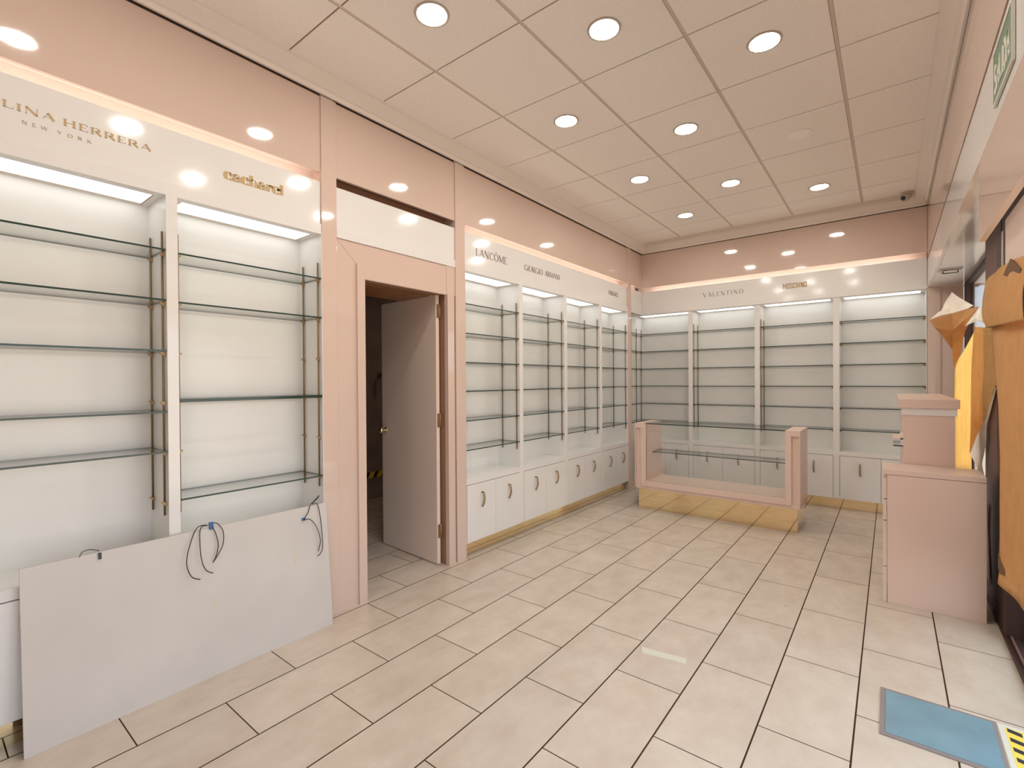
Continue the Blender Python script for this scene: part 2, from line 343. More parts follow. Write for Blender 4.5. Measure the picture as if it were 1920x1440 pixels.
# ------------------------------------------------------------------ lettering (own outlines, thick and thin strokes)
def ell(cx, cy, rx, ry, a0, a1, T, t, n=18):
    P = []
    for i in range(n+1):
        a = math.radians(a0+(a1-a0)*i/n); P.append((cx+rx*math.cos(a), cy+ry*math.sin(a), t+(T-t)*abs(math.cos(a))**1.5))
    return P
def glyph(ch, T, t):
    L = lambda *p, w=None: [(x, y, w) for x, y in p]
    V = lambda x, y0=0, y1=1, w=T: L((x, y0), (x, y1), w=w)
    Hh = lambda y, x0, x1, w=t: L((x0, y), (x1, y), w=w)
    a = T/2; b = t/2
    G = {
     'A': (.80, [L((.06, 0), (.40, 1), w=t), L((.38, 1), (.74, 0), w=T), Hh(.32, .17, .62)]),
     'B': (.70, [V(.12), ell(.12+.16, .74, .28, .25, -90, 90, T, t), ell(.12+.18, .25, .33, .24, -90, 90, T, t), Hh(.98, .1, .3), Hh(.5, .1, .3), Hh(.02, .1, .3)]),
     'C': (.84, [ell(.46, .5, .38, .48, 45, 318, T, t), V(.76, .68, .93, t)]),
     'E': (.62, [V(.12), Hh(1-b, .1, .55), Hh(.51, .1, .46), Hh(b, .1, .57), V(.55, .80, 1, t), V(.57, 0, .22, t)]),
     'G': (.88, [ell(.46, .5, .38, .48, 45, 318, T, t), V(.77, .05, .42), Hh(.42, .6, .86)]),
     'H': (.86, [V(.14), V(.70), Hh(.51, .14, .70)]),
     'I': (.30, [V(.15)]),
     'K': (.78, [V(.12), L((.14, .42), (.66, 1), w=t), L((.30, .58), (.72, 0), w=T)]),
     'L': (.62, [V(.12), Hh(b, .1, .58), V(.58, 0, .22, t)]),
     'M': (.98, [V(.10, w=t), L((.10, 1), (.48, .08), w=T), L((.48, .08), (.86, 1), w=t), V(.87)]),
     'N': (.86, [V(.12, w=t), L((.12, 1), (.74, 0), w=T), V(.74, w=t)]),
     'O': (.92, [ell(.46, .5, .38, .48, 0, 360, T, t, 28)]),
     'R': (.78, [V(.12), ell(.12+.18, .74, .28, .25, -90, 90, T, t), Hh(.98, .1, .3), Hh(.5, .1, .3), L((.34, .5), (.72, 0), w=T)]),
     'S': (.62, [ell(.31, .75, .22, .22, 30, 270, T*.8, t), ell(.31, .26, .25, .24, -150, 90, T*.8, t), L((.31, .53), (.31, .50), w=T*.8)]),
     'T': (.74, [V(.36), Hh(1-b, .04, .68), V(.05, .8, 1, t), V(.67, .8, 1, t)]),
     'V': (.80, [L((.06, 1), (.40, 0), w=T), L((.40, 0), (.72, 1), w=t)]),
     'W': (1.14, [L((.05, 1), (.33, 0), w=T), L((.33, 0), (.56, 1), w=t), L((.56, 1), (.82, 0), w=T), L((.82, 0), (1.06, 1), w=t)]),
     'Y': (.78, [L((.05, 1), (.38, .48), w=T), L((.38, .48), (.70, 1), w=t), V(.38, 0, .5)]),
     'D': (.86, [V(.12), ell(.32, .5, .44, .48, -90, 90, T, t), Hh(.98, .1, .34), Hh(.02, .1, .34)]),
     # lower case for the heavy didone word
     'c': (.56, [ell(.31, .34, .22, .33, 55, 320, T, t), ell(.44, .50, .06, .07, 0, 360, .12, .12)]),
     'a': (.60, [V(.42, 0, .48), ell(.28, .48, .16, .20, 0, 150, t, t), ell(.25, .17, .16, .15, 60, 300, T*.9, t), ell(.16, .53, .05, .06, 0, 360, .11, .11), Hh(.34, .22, .42)]),
     'h': (.62, [V(.13), V(.48, 0, .45), ell(.30, .45, .18, .21, 0, 180, t, t)]),
     'r': (.46, [V(.13, 0, .67), ell(.36, .54, .06, .07, 0, 360, .13, .13), L((.18, .55), (.38, .64), w=t)]),
     'e': (.56, [ell(.30, .34, .21, .33, 0, 320, T, t), Hh(.36, .2, .46), L((.43, .36), (.45, .55), w=T*.6)]),
     'l': (.30, [V(.14)]),
     ' ': (.5, []),
    }
    if ch == 'Ô': w_, s_ = G['O']; return w_, s_ + [L((.30, 1.10), (.46, 1.24), w=t), L((.46, 1.24), (.62, 1.10), w=t)]
    return G[ch]
def condensed(ch):   # blocky sans used by the heavy narrow word
    w_ = .15; L = lambda *p: [(x, y, w_) for x, y in p]; V = lambda x: L((x, 0), (x, 1)); o = w_/2
    G = {'M': (.72, [V(.1), V(.6), L((.12, .95), (.35, .3), (.58, .95))]), 'O': (.50, [V(.1), V(.40), L((.1, o), (.4, o)), L((.1, 1-o), (.4, 1-o))]),
         'S': (.48, [L((.40, .72), (.40, 1-o), (.1, 1-o), (.1, .55), (.4, .45), (.4, o), (.1, o), (.1, .28))]), 'C': (.48, [V(.1), L((.1, o), (.4, o), (.4, .3)), L((.1, 1-o), (.4, 1-o), (.4, .7))]),
         'H': (.50, [V(.1), V(.4), L((.1, .5), (.4, .5))]), 'I': (.22, [V(.11)]), 'N': (.56, [V(.1), V(.46), L((.12, .95), (.44, .05))])}
    return G[ch]
def word(name, text, place, y0, y1, z0, zh, T, t, mat, parent, fn=None, depth=.0015, gap=.0, serif=False):
    """place(a, z, d) -> world point, a along the wall, d out of the wall"""
    fn = fn or (lambda c: glyph(c, T, t)); tot = 0; items = []
    for ch in text: w_, st = fn(ch); items.append((tot, st, ch)); tot += w_+gap
    tot -= gap; sc = (y1-y0)/tot; hs = zh; mb = MB(); mi = mb.m(mat)
    for x0, st, ch in items:
        sts = list(st)
        if serif:
            for s_ in st:
                if len(s_) == 2 and s_[0][2] and abs(s_[0][0]-s_[1][0]) < 1e-6 and abs(s_[0][1]-s_[1][1]) > .6:
                    for q in s_: sts.append([(q[0]-s_[0][2]*.5-.05, min(max(q[1], t/2), 1-t/2), t), (q[0]+s_[0][2]*.5+.05, min(max(q[1], t/2), 1-t/2), t)])
        for s_ in sts:
            n = len(s_); Lp = []; Rp = []
            for i in range(n):
                p0 = s_[max(i-1, 0)]; p1 = s_[min(i+1, n-1)]
                dx, dy = (p1[0]-p0[0])*sc, (p1[1]-p0[1])*hs; l = math.hypot(dx, dy) or 1; nx, ny = -dy/l, dx/l
                wd = (s_[i][2] or t)*.5*(sc*abs(nx)*1.0+hs*abs(ny))
                cx, cy = y0+(x0+s_[i][0])*sc, z0+s_[i][1]*hs
                Lp.append((cx+nx*wd, cy+ny*wd)); Rp.append((cx-nx*wd, cy-ny*wd))
            for i in range(n-1):
                q = [Lp[i], Rp[i], Rp[i+1], Lp[i+1]]; b = len(mb.v)
                for d in (0, depth):
                    for a, z in q: mb.v.append(place(a, z, d))
                for fc in ((4, 5, 6, 7), (3, 2, 1, 0), (0, 1, 5, 4), (1, 2, 6, 5), (2, 3, 7, 6), (3, 0, 4, 7)): mb.f.append(tuple(b+j for j in fc)); mb.mi.append(mi); mb.sm.append(False)
    return mb.build(name, parent)
XS = -.012                                                     # face of the left sign boards
onL = lambda a, z, d: (XS+d, a, z)
onB = lambda a, z, d: (a, 6.132-d, z)

def sign(name, label, a0, a1, wall, slot=True, words=()):
    r = empty(name, (XS, (a0+a1)/2, 2.24) if wall == 'L' else ((a0+a1)/2, 6.132, 2.24)); tag(r, label, 'sign board'); inv = Matrix.Translation(-Vector(r.location))
    def add(nm, fn):
        o = fn(); o.name = nm; o.data.transform(inv); o.parent = r; return o
    if wall == 'L':
        add('board', lambda: MB().box(-.030, XS, a0, a1, 2.236, 2.537, 'white').build('board'))
        add('bottom_rail', lambda: MB().box(XS-.002, -.002, a0, a1, 2.236, 2.289, 'white').build('bottom_rail', bevel=.0012))
        if slot: add('fluorescent_tube', lambda: MB().tube([(-.065, a0+.06, 2.50), (-.065, a1-.06, 2.50)], .012, 'slot_lamp').build('fluorescent_tube'))
    else:
        add('board', lambda: MB().box(a0, a1, 6.132, 6.150, 2.236, 2.537, 'white').build('board'))
        add('bottom_rail', lambda: MB().box(a0, a1, 6.122, 6.134, 2.236, 2.289, 'white').build('bottom_rail', bevel=.0012))
        if slot: add('fluorescent_tube', lambda: MB().tube([(a0+.1, 6.185, 2.50), (a1-.1, 6.185, 2.50)], .012, 'slot_lamp').build('fluorescent_tube'))
    for wd in words: add('lettering', wd)
    return r
sign('sign_board', 'long white glossy fascia board over the nearest left shelves, with two names in gold letters', -.74, 1.525, 'L', True, (
    lambda: word('l', 'CAROLINA', onL, .065, .397, 2.411, .026, .15, .035, 'gold_letter', None, gap=.14, serif=True),
    lambda: word('l', 'HERRERA', onL, .420, .712, 2.409, .027, .15, .035, 'gold_letter', None, gap=.14, serif=True),
    lambda: word('l', 'NEW', onL, .303, .376, 2.367, .013, .11, .04, 'gold_letter', None, gap=.75, serif=True),
    lambda: word('l', 'YORK', onL, .403, .508, 2.367, .013, .11, .04, 'gold_letter', None, gap=.75, serif=True),
    lambda: word('l', 'cacharel', onL, 1.011, 1.310, 2.390, .054, .25, .05, 'gold_letter', None, gap=-.02)))
sign('sign_board', 'short blank white fascia board above the open doorway', 1.624, 2.617, 'L', False)
sign('sign_board', 'white fascia board with three dark bronze names over the far left shelves', 2.7215, 5.658, 'L', True, (
    lambda: word('l', 'LANCÔME', onL, 2.858, 3.256, 2.377, .060, .11, .035, 'brown_letter', None, gap=.08, serif=True),
    lambda: word('l', 'GIORGIO', onL, 3.505, 3.800, 2.376, .052, .12, .035, 'brown_letter', None, gap=.04),
    lambda: word('l', 'ARMANI', onL, 3.832, 4.098, 2.378, .052, .12, .035, 'brown_letter', None, gap=.02),
    lambda: word('l', 'VERSACE', onL, 5.160, 5.414, 2.382, .050, .17, .04, 'brown_letter', None, gap=.0)))
sign('sign_board', 'short blank white fascia board in the far left corner beside the back shelves', 5.763, 6.120, 'L', True)
sign('sign_board', 'white fascia board with two names over the back wall shelves', -.01, 2.866, 'B', True, (
    lambda: word('l', 'VALENTINO', onB, .775, 1.232, 2.387, .052, .10, .035, 'brown_letter', None, gap=.26),
    lambda: word('l', 'MOSCHINO', onB, 1.640, 1.873, 2.383, .057, .15, .15, 'gold_letter', None, fn=condensed, gap=.06)))
rb = empty('sign_board', (2.87, 2.3, 2.247)); tag(rb, 'cream glossy fascia board along the right wall, carrying the green exit sign', 'sign board')
MB().box(0, .02, -3.9, 3.81, 0, .265, 'white').build('board', rb)

# ------------------------------------------------------------------ shelving bays
BZ = [1.980, 1.752, 1.525, 1.300, 1.070, 0.840]
D = .25
def handle_mesh():
    mb = MB(); pts = []; rr = []
    for i in range(33):
        t = i/32; z = .122*(1-t)-.002; out = .006+.024*math.sin(math.pi*min(1, t*.9+.1))**.8
        ph = t*34; pts.append((.0025*math.cos(ph), -out+.0025*math.sin(ph), z)); rr.append(.0055+.0018*math.sin(ph*1.0)+.0012*math.sin(math.pi*t))
    mb.tube(pts, rr, 'brass_old', 8); mb.tube([(0, 0, .114), (0, -.03, .114)], .0035, 'brass_old', 8); mb.tube([(0, 0, .004), (0, -.014, .004)], .0045, 'brass_old', 8)
    mb.lathe([(0, -.003), (.008, -.003), (.008, 0)], (0, 0, .114), 'brass_old', 'y', 12)
    o = mb.build('handle'); return o
HANDLE = handle_mesh()
def clip_mesh():
    return MB().prism([(-.013, .012), (-.013, .009), (0, -.004), (.002, -.008), (.006, -.008), (.006, .012)], -.007, .007, 'brass_old', 'y').build('shelf_clip')
CLIP = clip_mesh()
used = {'h': False, 'c': False}
def inst(proto, key, parent, loc, sx=1):
    o = proto if not used[key] else proto.copy()
    if used[key]: COL.objects.link(o)
    used[key] = True; o.parent = parent; o.location = loc; o.scale = (sx, 1, 1); return o
def bay(label, loc, rz, W, ls, rs, shelves=BZ, extra=(), doors=2, rods=(1, 1), corner=False, rz_bot=.77):
    """local frame: x along the wall (0..W opening), y into the wall, z up; ls/rs side thickness"""
    r = empty('shelving_unit', loc, rz); tag(r, label, 'shelving unit', 'lit shelving bays')
    c = MB(); x0 = 0
    if ls: c.box(-ls, 0, .0, D, .113, 2.2355, 'white', ('white', 'white', 'white', 'white', 'inside', 'white'))
    c.box(W, W+rs, .0, D, .113, 2.2355, 'white', ('white', 'white', 'white', 'white', 'inside', 'inside'))
    c.box(-.11 if corner else 0, W, .0, D, .566, .610, 'white')                                    # deck and front rail
    c.box(-ls, W+rs, .002, D, .113, .130, 'white'); 
    # ceiling of the bay, open for the light
    X_ = -.11 if corner else 0
    c.box(X_, W, .0, .050, 2.231, 2.2355, 'white'); c.box(X_, W, .230, D, 2.231, 2.2355, 'white'); c.box(X_, X_+.03, .050, .230, 2.231, 2.2355, 'white'); c.box(W-.03, W, .050, .230, 2.231, 2.2355, 'white')
    c.build('carcass', r)
    MB().box(-.118 if corner else -ls, W+rs, D, D+.012, .10, 2.2355, 'inside').build('back_panel', r)
    lf = MB(); e = .005; zb, zt = 2.2318, 2.2355; xa, xb, ya, yb = X_+.03, W-.03, .050, .230
    lf.box(xa, xb, ya, ya+e, zb, zt, 'brass_old'); lf.box(xa, xb, yb-e, yb, zb, zt, 'brass_old'); lf.box(xa, xa+e, ya, yb, zb, zt, 'brass_old'); lf.box(xb-e, xb, ya, yb, zb, zt, 'brass_old')
    lp = MB().box(xa+e, xb-e, ya+e, yb-e, 2.2335, 2.2355, 'shelf_lamp').build('light_panel', r); lf.build('frame', lp)
    for z in shelves:
        th = .016 if z in extra else .008
        g = MB()
        if corner: g.prism([(-.112, .005), (-.112, -.36), (.012, -.36), (.012, -.002), (W-.002+.0, -.002), (W-.002, .235), (-.112, .235)][::1], z-th, z, 'glass', 'z', side='glass_edge')
        else: g.box(.003, W-.003, .001, .236, z-th, z, 'glass', ('glass', 'glass', 'glass_edge', 'glass_edge', 'glass_edge', 'glass_edge'))
        g.build('glass_shelf', r)
    xs = ((.008 if not corner else -.107), 1), (W-.008, -1)
    for x, sg in xs:
        on = rods[0] if sg > 0 else rods[1]
        for y in (.030, .193):
            rd = MB().tube([(x, y, rz_bot), (x, y, 2.068)], .0046, 'rod', 6).build('shelf_rod', r) if on else r
            for z in BZ:
                if not on and z not in shelves: continue
                zz = z-(.016 if z in extra else .008)-.0125
                o = inst(CLIP, 'c', rd, (x if on else (.006 if sg > 0 else W-.006), y, zz)); o.rotation_euler = (0, 0, math.pi if sg > 0 else 0)
    # lower cabinet doors
    n = doors; w_ = (W-.003*(n+1))/n if not corner else (W-.009)/n
    for i in range(n):
        a = .003+i*(w_+.003)
        d = MB().box(a, a+w_, -.004, .014, .113, .562, 'white').build('cabinet_door', r, bevel=.0012)
        inst(HANDLE, 'h', d, (a+w_*(.50 if n == 2 else .5), -.004, .372))
    MB().box(-ls, W+rs, .05, .07, 0, .113, 'brass', ('brass',)*6).build('plinth', r)
    return r
RZ = math.pi/2
# near left group
bay('white lit shelving bay at the picture left edge, half hidden by the leaning board', (0, .06, 0), RZ, .702, .05, .045, [1.985, 1.757, 1.527, 1.248, 1.066], doors=1)
bay('white lit shelving bay between the near white upright and the doorway pilaster', (0, .807, 0), RZ, .716, 0, .003, [1.978, 1.752, 1.302, .838], extra=(1.302,))
# far left group
yy = [(2.722, .690, .050), (3.462, .700, .051), (4.213, .702, .049), (4.964, .692, .002)]
lab = ['white lit shelving bay immediately right of the open doorway',
       'white lit shelving bay second from the doorway on the far left wall', 'white lit shelving bay third from the doorway on the far left wall',
       'white lit shelving bay on the left wall against the far corner pilaster']
for i, (y, W, rs) in enumerate(yy):
    bay(lab[i], (0, y, 0), RZ, W, .001 if i == 0 else 0, rs)
# back wall
bx = [(0.0, .594, .051), (.645, .706, .054), (1.405, .704, .056), (2.165, .694, .007)]
lab = ['lit shelving bay in the back left corner with shelves wrapping the corner', 'lit shelving bay on the back wall under the thin-lettered name',
       'lit shelving bay on the back wall under the heavy gold name', 'lit shelving bay on the back wall nearest the papered window']
for i, (x, W, rs) in enumerate(bx):
    bay(lab[i], (x, 6.13, 0), 0, W, 0, rs, corner=(i == 0), rods=(i < 3, False))
# corner return beside the back bay
cn = MB(); cn.box(-.130, -.118, 5.76, 6.40, 0, 2.24, 'inside'); cn.box(-.118, -.108, 5.765, 6.02, 0, 2.24, 'pink'); cn.box(-.118, -.012, 5.762, 6.128, 2.236, 2.25, 'white'); cn.box(-.118, -.05, 5.762, 6.128, 0, .04, 'pink')
struct(cn.build('trim_14'))

# ------------------------------------------------------------------ open door
dl = empty('door_1', (-.083, 2.489, .006), 0); struct(dl)
ang = math.pi-math.atan2(2.543-2.489, .808-.083)
leaf = MB().box(0, .727, -.030, 0, 0, 2.022, 'door').build('door_leaf', dl, bevel=.0015); leaf.rotation_euler = (0, 0, ang)
kb = MB(); kb.lathe([(0, .0), (.024, .0), (.024, .006), (.010, .010), (.009, .030), (.020, .038), (.026, .050), (.022, .064), (0, .070)], (0, 0, 0), 'brass', 'y', 24)
k = kb.build('knob', leaf); k.location = (.672, 0, .965)
k2 = k.copy(); COL.objects.link(k2); k2.parent = leaf; k2.location = (.672, -.030, .965); k2.rotation_euler = (0, 0, math.pi)
for z in (1.845, 1.025, .193):
    h = MB().box(.0015, .0035, .006, .026, 0, .103, 'brass_old').tube([(.006, .033, 0), (.006, .033, .103)], .006, 'brass_old', 10).box(.0015, .0035, .038, .046, 0, .103, 'brass_old').build('hinge', dl); h.location = (0, 0, z)
# backroom things glimpsed through the doorway
t = MB(); t.box(0, .004, -.6, .8, 0, .07, 'yellow')
for i in range(12):
    y = -.6+i*.12; t.prism([(y, 0), (y+.05, 0), (y+.09, .07), (y+.04, .07)], .004, .006, 'black', 'x')
o = t.build('hazard_tape'); o.location = (-2.198, 3.2, .25); tag(o, 'black and orange striped warning tape across the dark wall of the back room', 'tape')
o = MB().tube([(0, 0, 0), (.05, 0, .0), (.06, 0, -.04), (.06, 0, -.20)], .014, 'jambred', 10).lathe([(0, 0), (.03, 0), (.03, .012), (.012, .02)], (0, 0, 0), 'jambred', 'x', 16).build('wall_handle')
o.location = (-2.199, 3.565, 1.46); tag(o, 'reddish brown handle on the dark back room wall beside the open door leaf', 'handle')

# ------------------------------------------------------------------ leaning white board with wires
bd = empty('leaning_panel', (.092, .276, 0)); tag(bd, 'large white board leaning on the shelving base with loose black cables hooked over its top', 'panel')
tilt = math.atan2(.062, .683)
pn = MB().box(-.012, 0, 0, 1.244, 0, .686, 'board').build('board', bd, bevel=.001); pn.rotation_euler = (0, -tilt, 0)
def onb(y, z, d=0): return (d, y, z)
for y, z, h, w_ in ((.642, .305, .052, .014), (1.035, .395, .045, .02), (1.20, .43, .06, .012)):
    MB().box(0, .0006, y, y+w_, z, z+h, 'residue').build('tape_residue', pn)
def cable(name, pts, rad=.0022):
    P = [Vector(p) for p in pts]; out = []
    for i in range(len(P)-1):
        p0, p1, p2, p3 = P[max(i-1, 0)], P[i], P[i+1], P[min(i+2, len(P)-1)]
        for k_ in range(6):
            t = k_/6; out.append(.5*((2*p1)+(-p0+p2)*t+(2*p0-5*p1+4*p2-p3)*t*t+(-p0+3*p1-3*p2+p3)*t*t*t))
    out.append(P[-1]); return MB().tube(out, rad, 'black', 6).build(name, pn)
T_ = .69
cable('cable', [onb(.632, T_+.012, -.004), onb(.585, T_+.008, .004), onb(.545, .62, .022), onb(.530, .55, .03), onb(.548, .49, .03), onb(.585, .465, .02)])
cable('cable', [onb(.632, T_+.010, -.002), onb(.60, T_+.004, .006), onb(.590, .62, .02), onb(.592, .55, .028), onb(.61, .50, .022), onb(.642, .475, .012)])
cable('cable', [onb(.645, T_+.012, .0), onb(.66, .66, .012), onb(.668, .60, .016), onb(.655, .55, .018), onb(.642, .525, .016), onb(.664, .555, .018), onb(.688, .60, .02), onb(.692, .66, .016), onb(.672, .70, .006), onb(.652, T_+.016, 0)])
MB().box(-.006, .006, .638, .656, .678, .712, 'blue').build('connector', pn, bevel=.001)
cable('cable', [onb(1.20, T_+.045, .008), onb(1.17, T_+.02, .004), onb(1.145, .69, .004), onb(1.128, .655, .010), onb(1.104, .622, .012), onb(1.135, .615, .014), onb(1.165, .57, .02), onb(1.185, .49, .02), onb(1.170, .43, .016)])
cable('cable', [onb(1.20, T_+.045, .008), onb(1.19, T_+.03, .006), onb(1.155, .695, .006), onb(1.185, .69, .008), onb(1.195, .62, .014), onb(1.198, .52, .018), onb(1.196, .44, .018), onb(1.178, .41, .014), onb(1.168, .405, .010)])
MB().box(0, .008, 1.094, 1.112, .615, .630, 'blue').build('connector', pn, bevel=.001)
cable('cable', [onb(.168, T_-.006, .006), onb(.180, T_+.012, .004), onb(.205, T_+.014, 0), onb(.232, T_+.002, 0)], .0016)
MB().box(0, .006, .228, .238, .658, .684, 'black').build('connector', pn)

# ------------------------------------------------------------------ glass display counter
dc = empty('display_counter', (1.18, 5.15, 0)); tag(dc, 'pink and glass display counter on a polished brass plinth before the back shelves', 'display counter')
X0, X1, Y0, Y1 = .413-1.18, 1.960-1.18, 4.92-5.15, 5.385-5.15
g0, g1 = .535-1.18, 1.842-1.18
MB().box(.448-1.18, 1.935-1.18, 4.94-5.15, 5.365-5.15, 0, .212, 'brass').build('plinth', dc)
b = MB(); b.box(g0, g1, Y0, Y0+.04, .242, .303, 'pink_case'); b.box(X0, X1, Y0+.014, Y1, .212, .245, 'pink_case'); b.box(g0, g1, Y0+.04, Y1, .245, .300, 'pink_case'); b.build('base', dc, bevel=.003)
for (a, c, po, pi) in ((X0, g0, X0+.011, g0-.060), (g1, X1, X1-.011, g1+.049)):
    e = MB(); lo, hi = min(a, c), max(a, c)
    e.box(lo, hi, Y0+.022, Y1, .235, .915, 'pink_case')
    if a == X0: e.box(pi, g0, Y0, Y0+.022, .242, .863, 'pink_case'); e.box(X0, po, Y0, Y0+.022, .242, .863, 'pink_case')
    else: e.box(g1, pi, Y0, Y0+.022, .242, .863, 'pink_case'); e.box(po, X1, Y0, Y0+.022, .225, .863, 'pink_case')
    e.box(lo, hi, Y0, Y0+.022, .863, .915, 'pink_case')
    e.build('end_panel', dc, bevel=.002)
MB().box(g0-.03, g1+.0, Y0+.002, Y1-.05, .908, .917, 'glass', ('glass', 'glass', 'glass_edge', 'glass_edge', 'glass_edge', 'glass_edge')).build('glass_top', dc)
MB().box(g0, g1, Y0+.008, Y0+.014, .303, .907, 'glass', ('glass_edge', 'glass_edge', 'glass', 'glass', 'glass_edge', 'glass_edge')).build('glass_front', dc)
MB().box(g0+.002, g1-.002, 5.105-5.15, Y1-.03, .588, .596, 'glass', ('glass', 'glass', 'glass_edge', 'glass_edge', 'glass_edge', 'glass_edge')).build('glass_shelf', dc)
for x in (g0+.012, g1-.012):
    for y in (5.13-5.15, 5.33-5.15): MB().box(x-.012, x+.012, y-.008, y+.008, .580, .588, 'brass_old').build('shelf_support', dc)

# ------------------------------------------------------------------ till counters
tcn = empty('till_counter', (2.78, 3.90, 0)); tag(tcn, 'low pink laminate drawer counter standing in front of the papered shop window', 'counter')
x0, x1, y0, y1 = 2.549-2.78, 3.010-2.78, 3.748-3.90, 4.055-3.90
MB().box(x0+.022, x1, y0, y1, 0, .785, 'pink_case').build('body', tcn, bevel=.001)
MB().box(x0, x1, y0-.001, y1, .787, .818, 'pink_case').build('top', tcn, bevel=.002)
for z0, z1 in ((.0, .217), (.221, .501), (.505, .633), (.637, .764)):
    MB().box(x0, x0+.0195, y0+.0005, y1-.004, z0+.001, z1, 'pink_case').build('drawer', tcn, bevel=.001)
tt = empty('tall_counter', (2.78, 4.8, 0)); tag(tt, 'tall narrow pink counter with a flat cap and cream band, behind the low drawer counter', 'counter')
MB().box(2.655-2.78, 2.904-2.78, 4.062-4.8, 5.55-4.8, 0, 1.137, 'pink_case').build('body', tt)
MB().box(2.644-2.78, 2.914-2.78, 4.058-4.8, 5.56-4.8, 1.137, 1.183, 'white').build('band', tt)
MB().box(2.630-2.78, 2.926-2.78, 4.050-4.8, 5.57-4.8, 1.183, 1.240, 'pink_case').build('cap', tt, bevel=.002)
s = MB(); s.box(2.602-2.78, 2.655-2.78, 4.20-4.8, 4.50-4.8, .914, .922, 'glass', ('glass', 'glass', 'glass_edge', 'glass_edge', 'glass_edge', 'glass_edge')).build('side_shelf', tt)
s = MB(); s.box(2.600-2.78, 2.655-2.78, 4.20-4.8, 4.5-4.8, .962, .970, 'pink_case'); s.box(2.640-2.78, 2.655-2.78, 4.2-4.8, 4.5-4.8, .922, .985, 'white'); s.build('shelf_bracket', tt)

# ------------------------------------------------------------------ kraft paper on the shopfront
pr = empty('kraft_paper_sheet', (3.045, 3.5, .33)); tag(pr, 'brown kraft paper with a folded top flap hanging at the right picture edge', 'paper')
def rel(P, r): return [tuple(Vector(p)-Vector(r.location)) for p in P]
A = [(3.045, 3.90, 1.70), (3.040, 3.764, 1.519), (3.040, 3.62, 1.343), (3.04, 3.538, 1.233), (3.04, 3.478, .964), (3.04, 3.522, .572), (3.035, 3.537, .36), (3.01, 3.407, .335)]
B = [(3.04, 2.72, 1.62), (3.04, 2.70, 1.395), (3.04, 2.70, 1.2), (3.04, 2.70, .93), (3.03, 2.72, .442)]
sheet('sheet', rel(A, pr), rel(B, pr), 'kraft', pr, 14, lambda a, b_: (-.006*math.sin(a*9)-.012*math.sin(math.pi*b_), 0, .01*math.sin(a*5+b_*7)))
A = [(3.040, 4.066, 1.95), (3.025, 3.966, 1.747), (3.018, 3.835, 1.660)]
B = [(3.035, 2.72, 1.86), (3.015, 2.72, 1.72), (3.005, 2.72, 1.60)]
sheet('folded_flap', rel(A, pr), rel(B, pr), 'kraft', pr, 16, lambda a, b_: (-.012*math.sin(math.pi*b_)-.008*abs(math.sin(a*11)), 0, .03*math.sin(math.pi*a)*(1-b_)))
MB().prism([(3.297-3.5, 1.871-.33), (3.12-3.5, 1.915-.33), (2.90-3.5, 1.83-.33), (2.90-3.5, 1.78-.33)], -.03, -.026, 'tape', 'x').build('thin_strip', pr)
MB().prism([(3.50-3.5, .47-.33), (3.44-3.5, .455-.33), (3.33-3.5, .44-.33), (3.32-3.5, .40-.33), (3.34-3.5, .375-.33), (3.50-3.5, .39-.33)], -.022, -.020, 'tape', 'x').build('thin_strip', pr)
pp = MB().box(0, .006, -.9, .17, 0, .345, 'pink_case').build('door_panel'); pp.location = (3.052, 3.35, 1.84); tag(pp, 'pinkish beige metal door panel above the kraft paper at the right edge', 'panel')

pw = empty('kraft_paper_sheet', (3.05, 5.0, .58)); tag(pw, 'torn backlit orange kraft paper slumped inside the window niche behind the counters', 'paper')
P1L = [(3.093, 5.0, 1.75), (3.067, 5.3, 1.627), (3.041, 5.6, 1.53), (3.029, 5.7, 1.455), (3.025, 5.7, 1.138), (3.025, 5.7, .578)]
P1R = [(3.094, 4.95, 1.746), (3.087, 5.0, 1.611), (3.077, 5.05, 1.464), (3.076, 5.1, 1.165), (3.079, 5.1, .673)]
sheet('backlit_strip', rel(P1L, pw), rel(P1R, pw), 'kraft_backlit', pw, 8)
P3L = [(3.091, 4.95, 1.758), (3.087, 5.0, 1.611), (3.072, 5.0, 1.451), (3.067, 5.0, 1.17), (3.04, 4.7, .842)]
P3R = [(3.052, 3.875, 1.661), (3.052, 3.753, 1.518), (3.052, 3.623, 1.357), (3.052, 3.787, 1.320), (3.052, 4.087, 1.128), (3.050, 4.445, .998), (3.04, 4.68, .862)]
P3L = [(3.080, 4.95, 1.758), (3.075, 5.0, 1.611), (3.068, 5.0, 1.451), (3.065, 5.0, 1.17), (3.04, 4.72, .842)]
sheet('middle_fold', rel(P3L, pw), rel(P3R, pw), 'kraft_fold', pw, 16, lambda a, b_: (-.010*abs(math.sin(a*7)), 0, 0))
P2a = [(2.829, 5.0, 1.832), (2.858, 5.0, 1.768), (2.901, 5.05, 1.718), (2.974, 5.2, 1.605), (2.994, 5.3, 1.458), (3.021, 5.2, 1.561), (3.034, 5.0, 1.735)]
P2b = [(2.829, 5.0, 1.832), (2.898, 5.0, 1.86), (2.959, 5.0, 1.871), (3.031, 4.9, 1.885), (3.068, 4.6, 1.87)]
flap = MB(); 
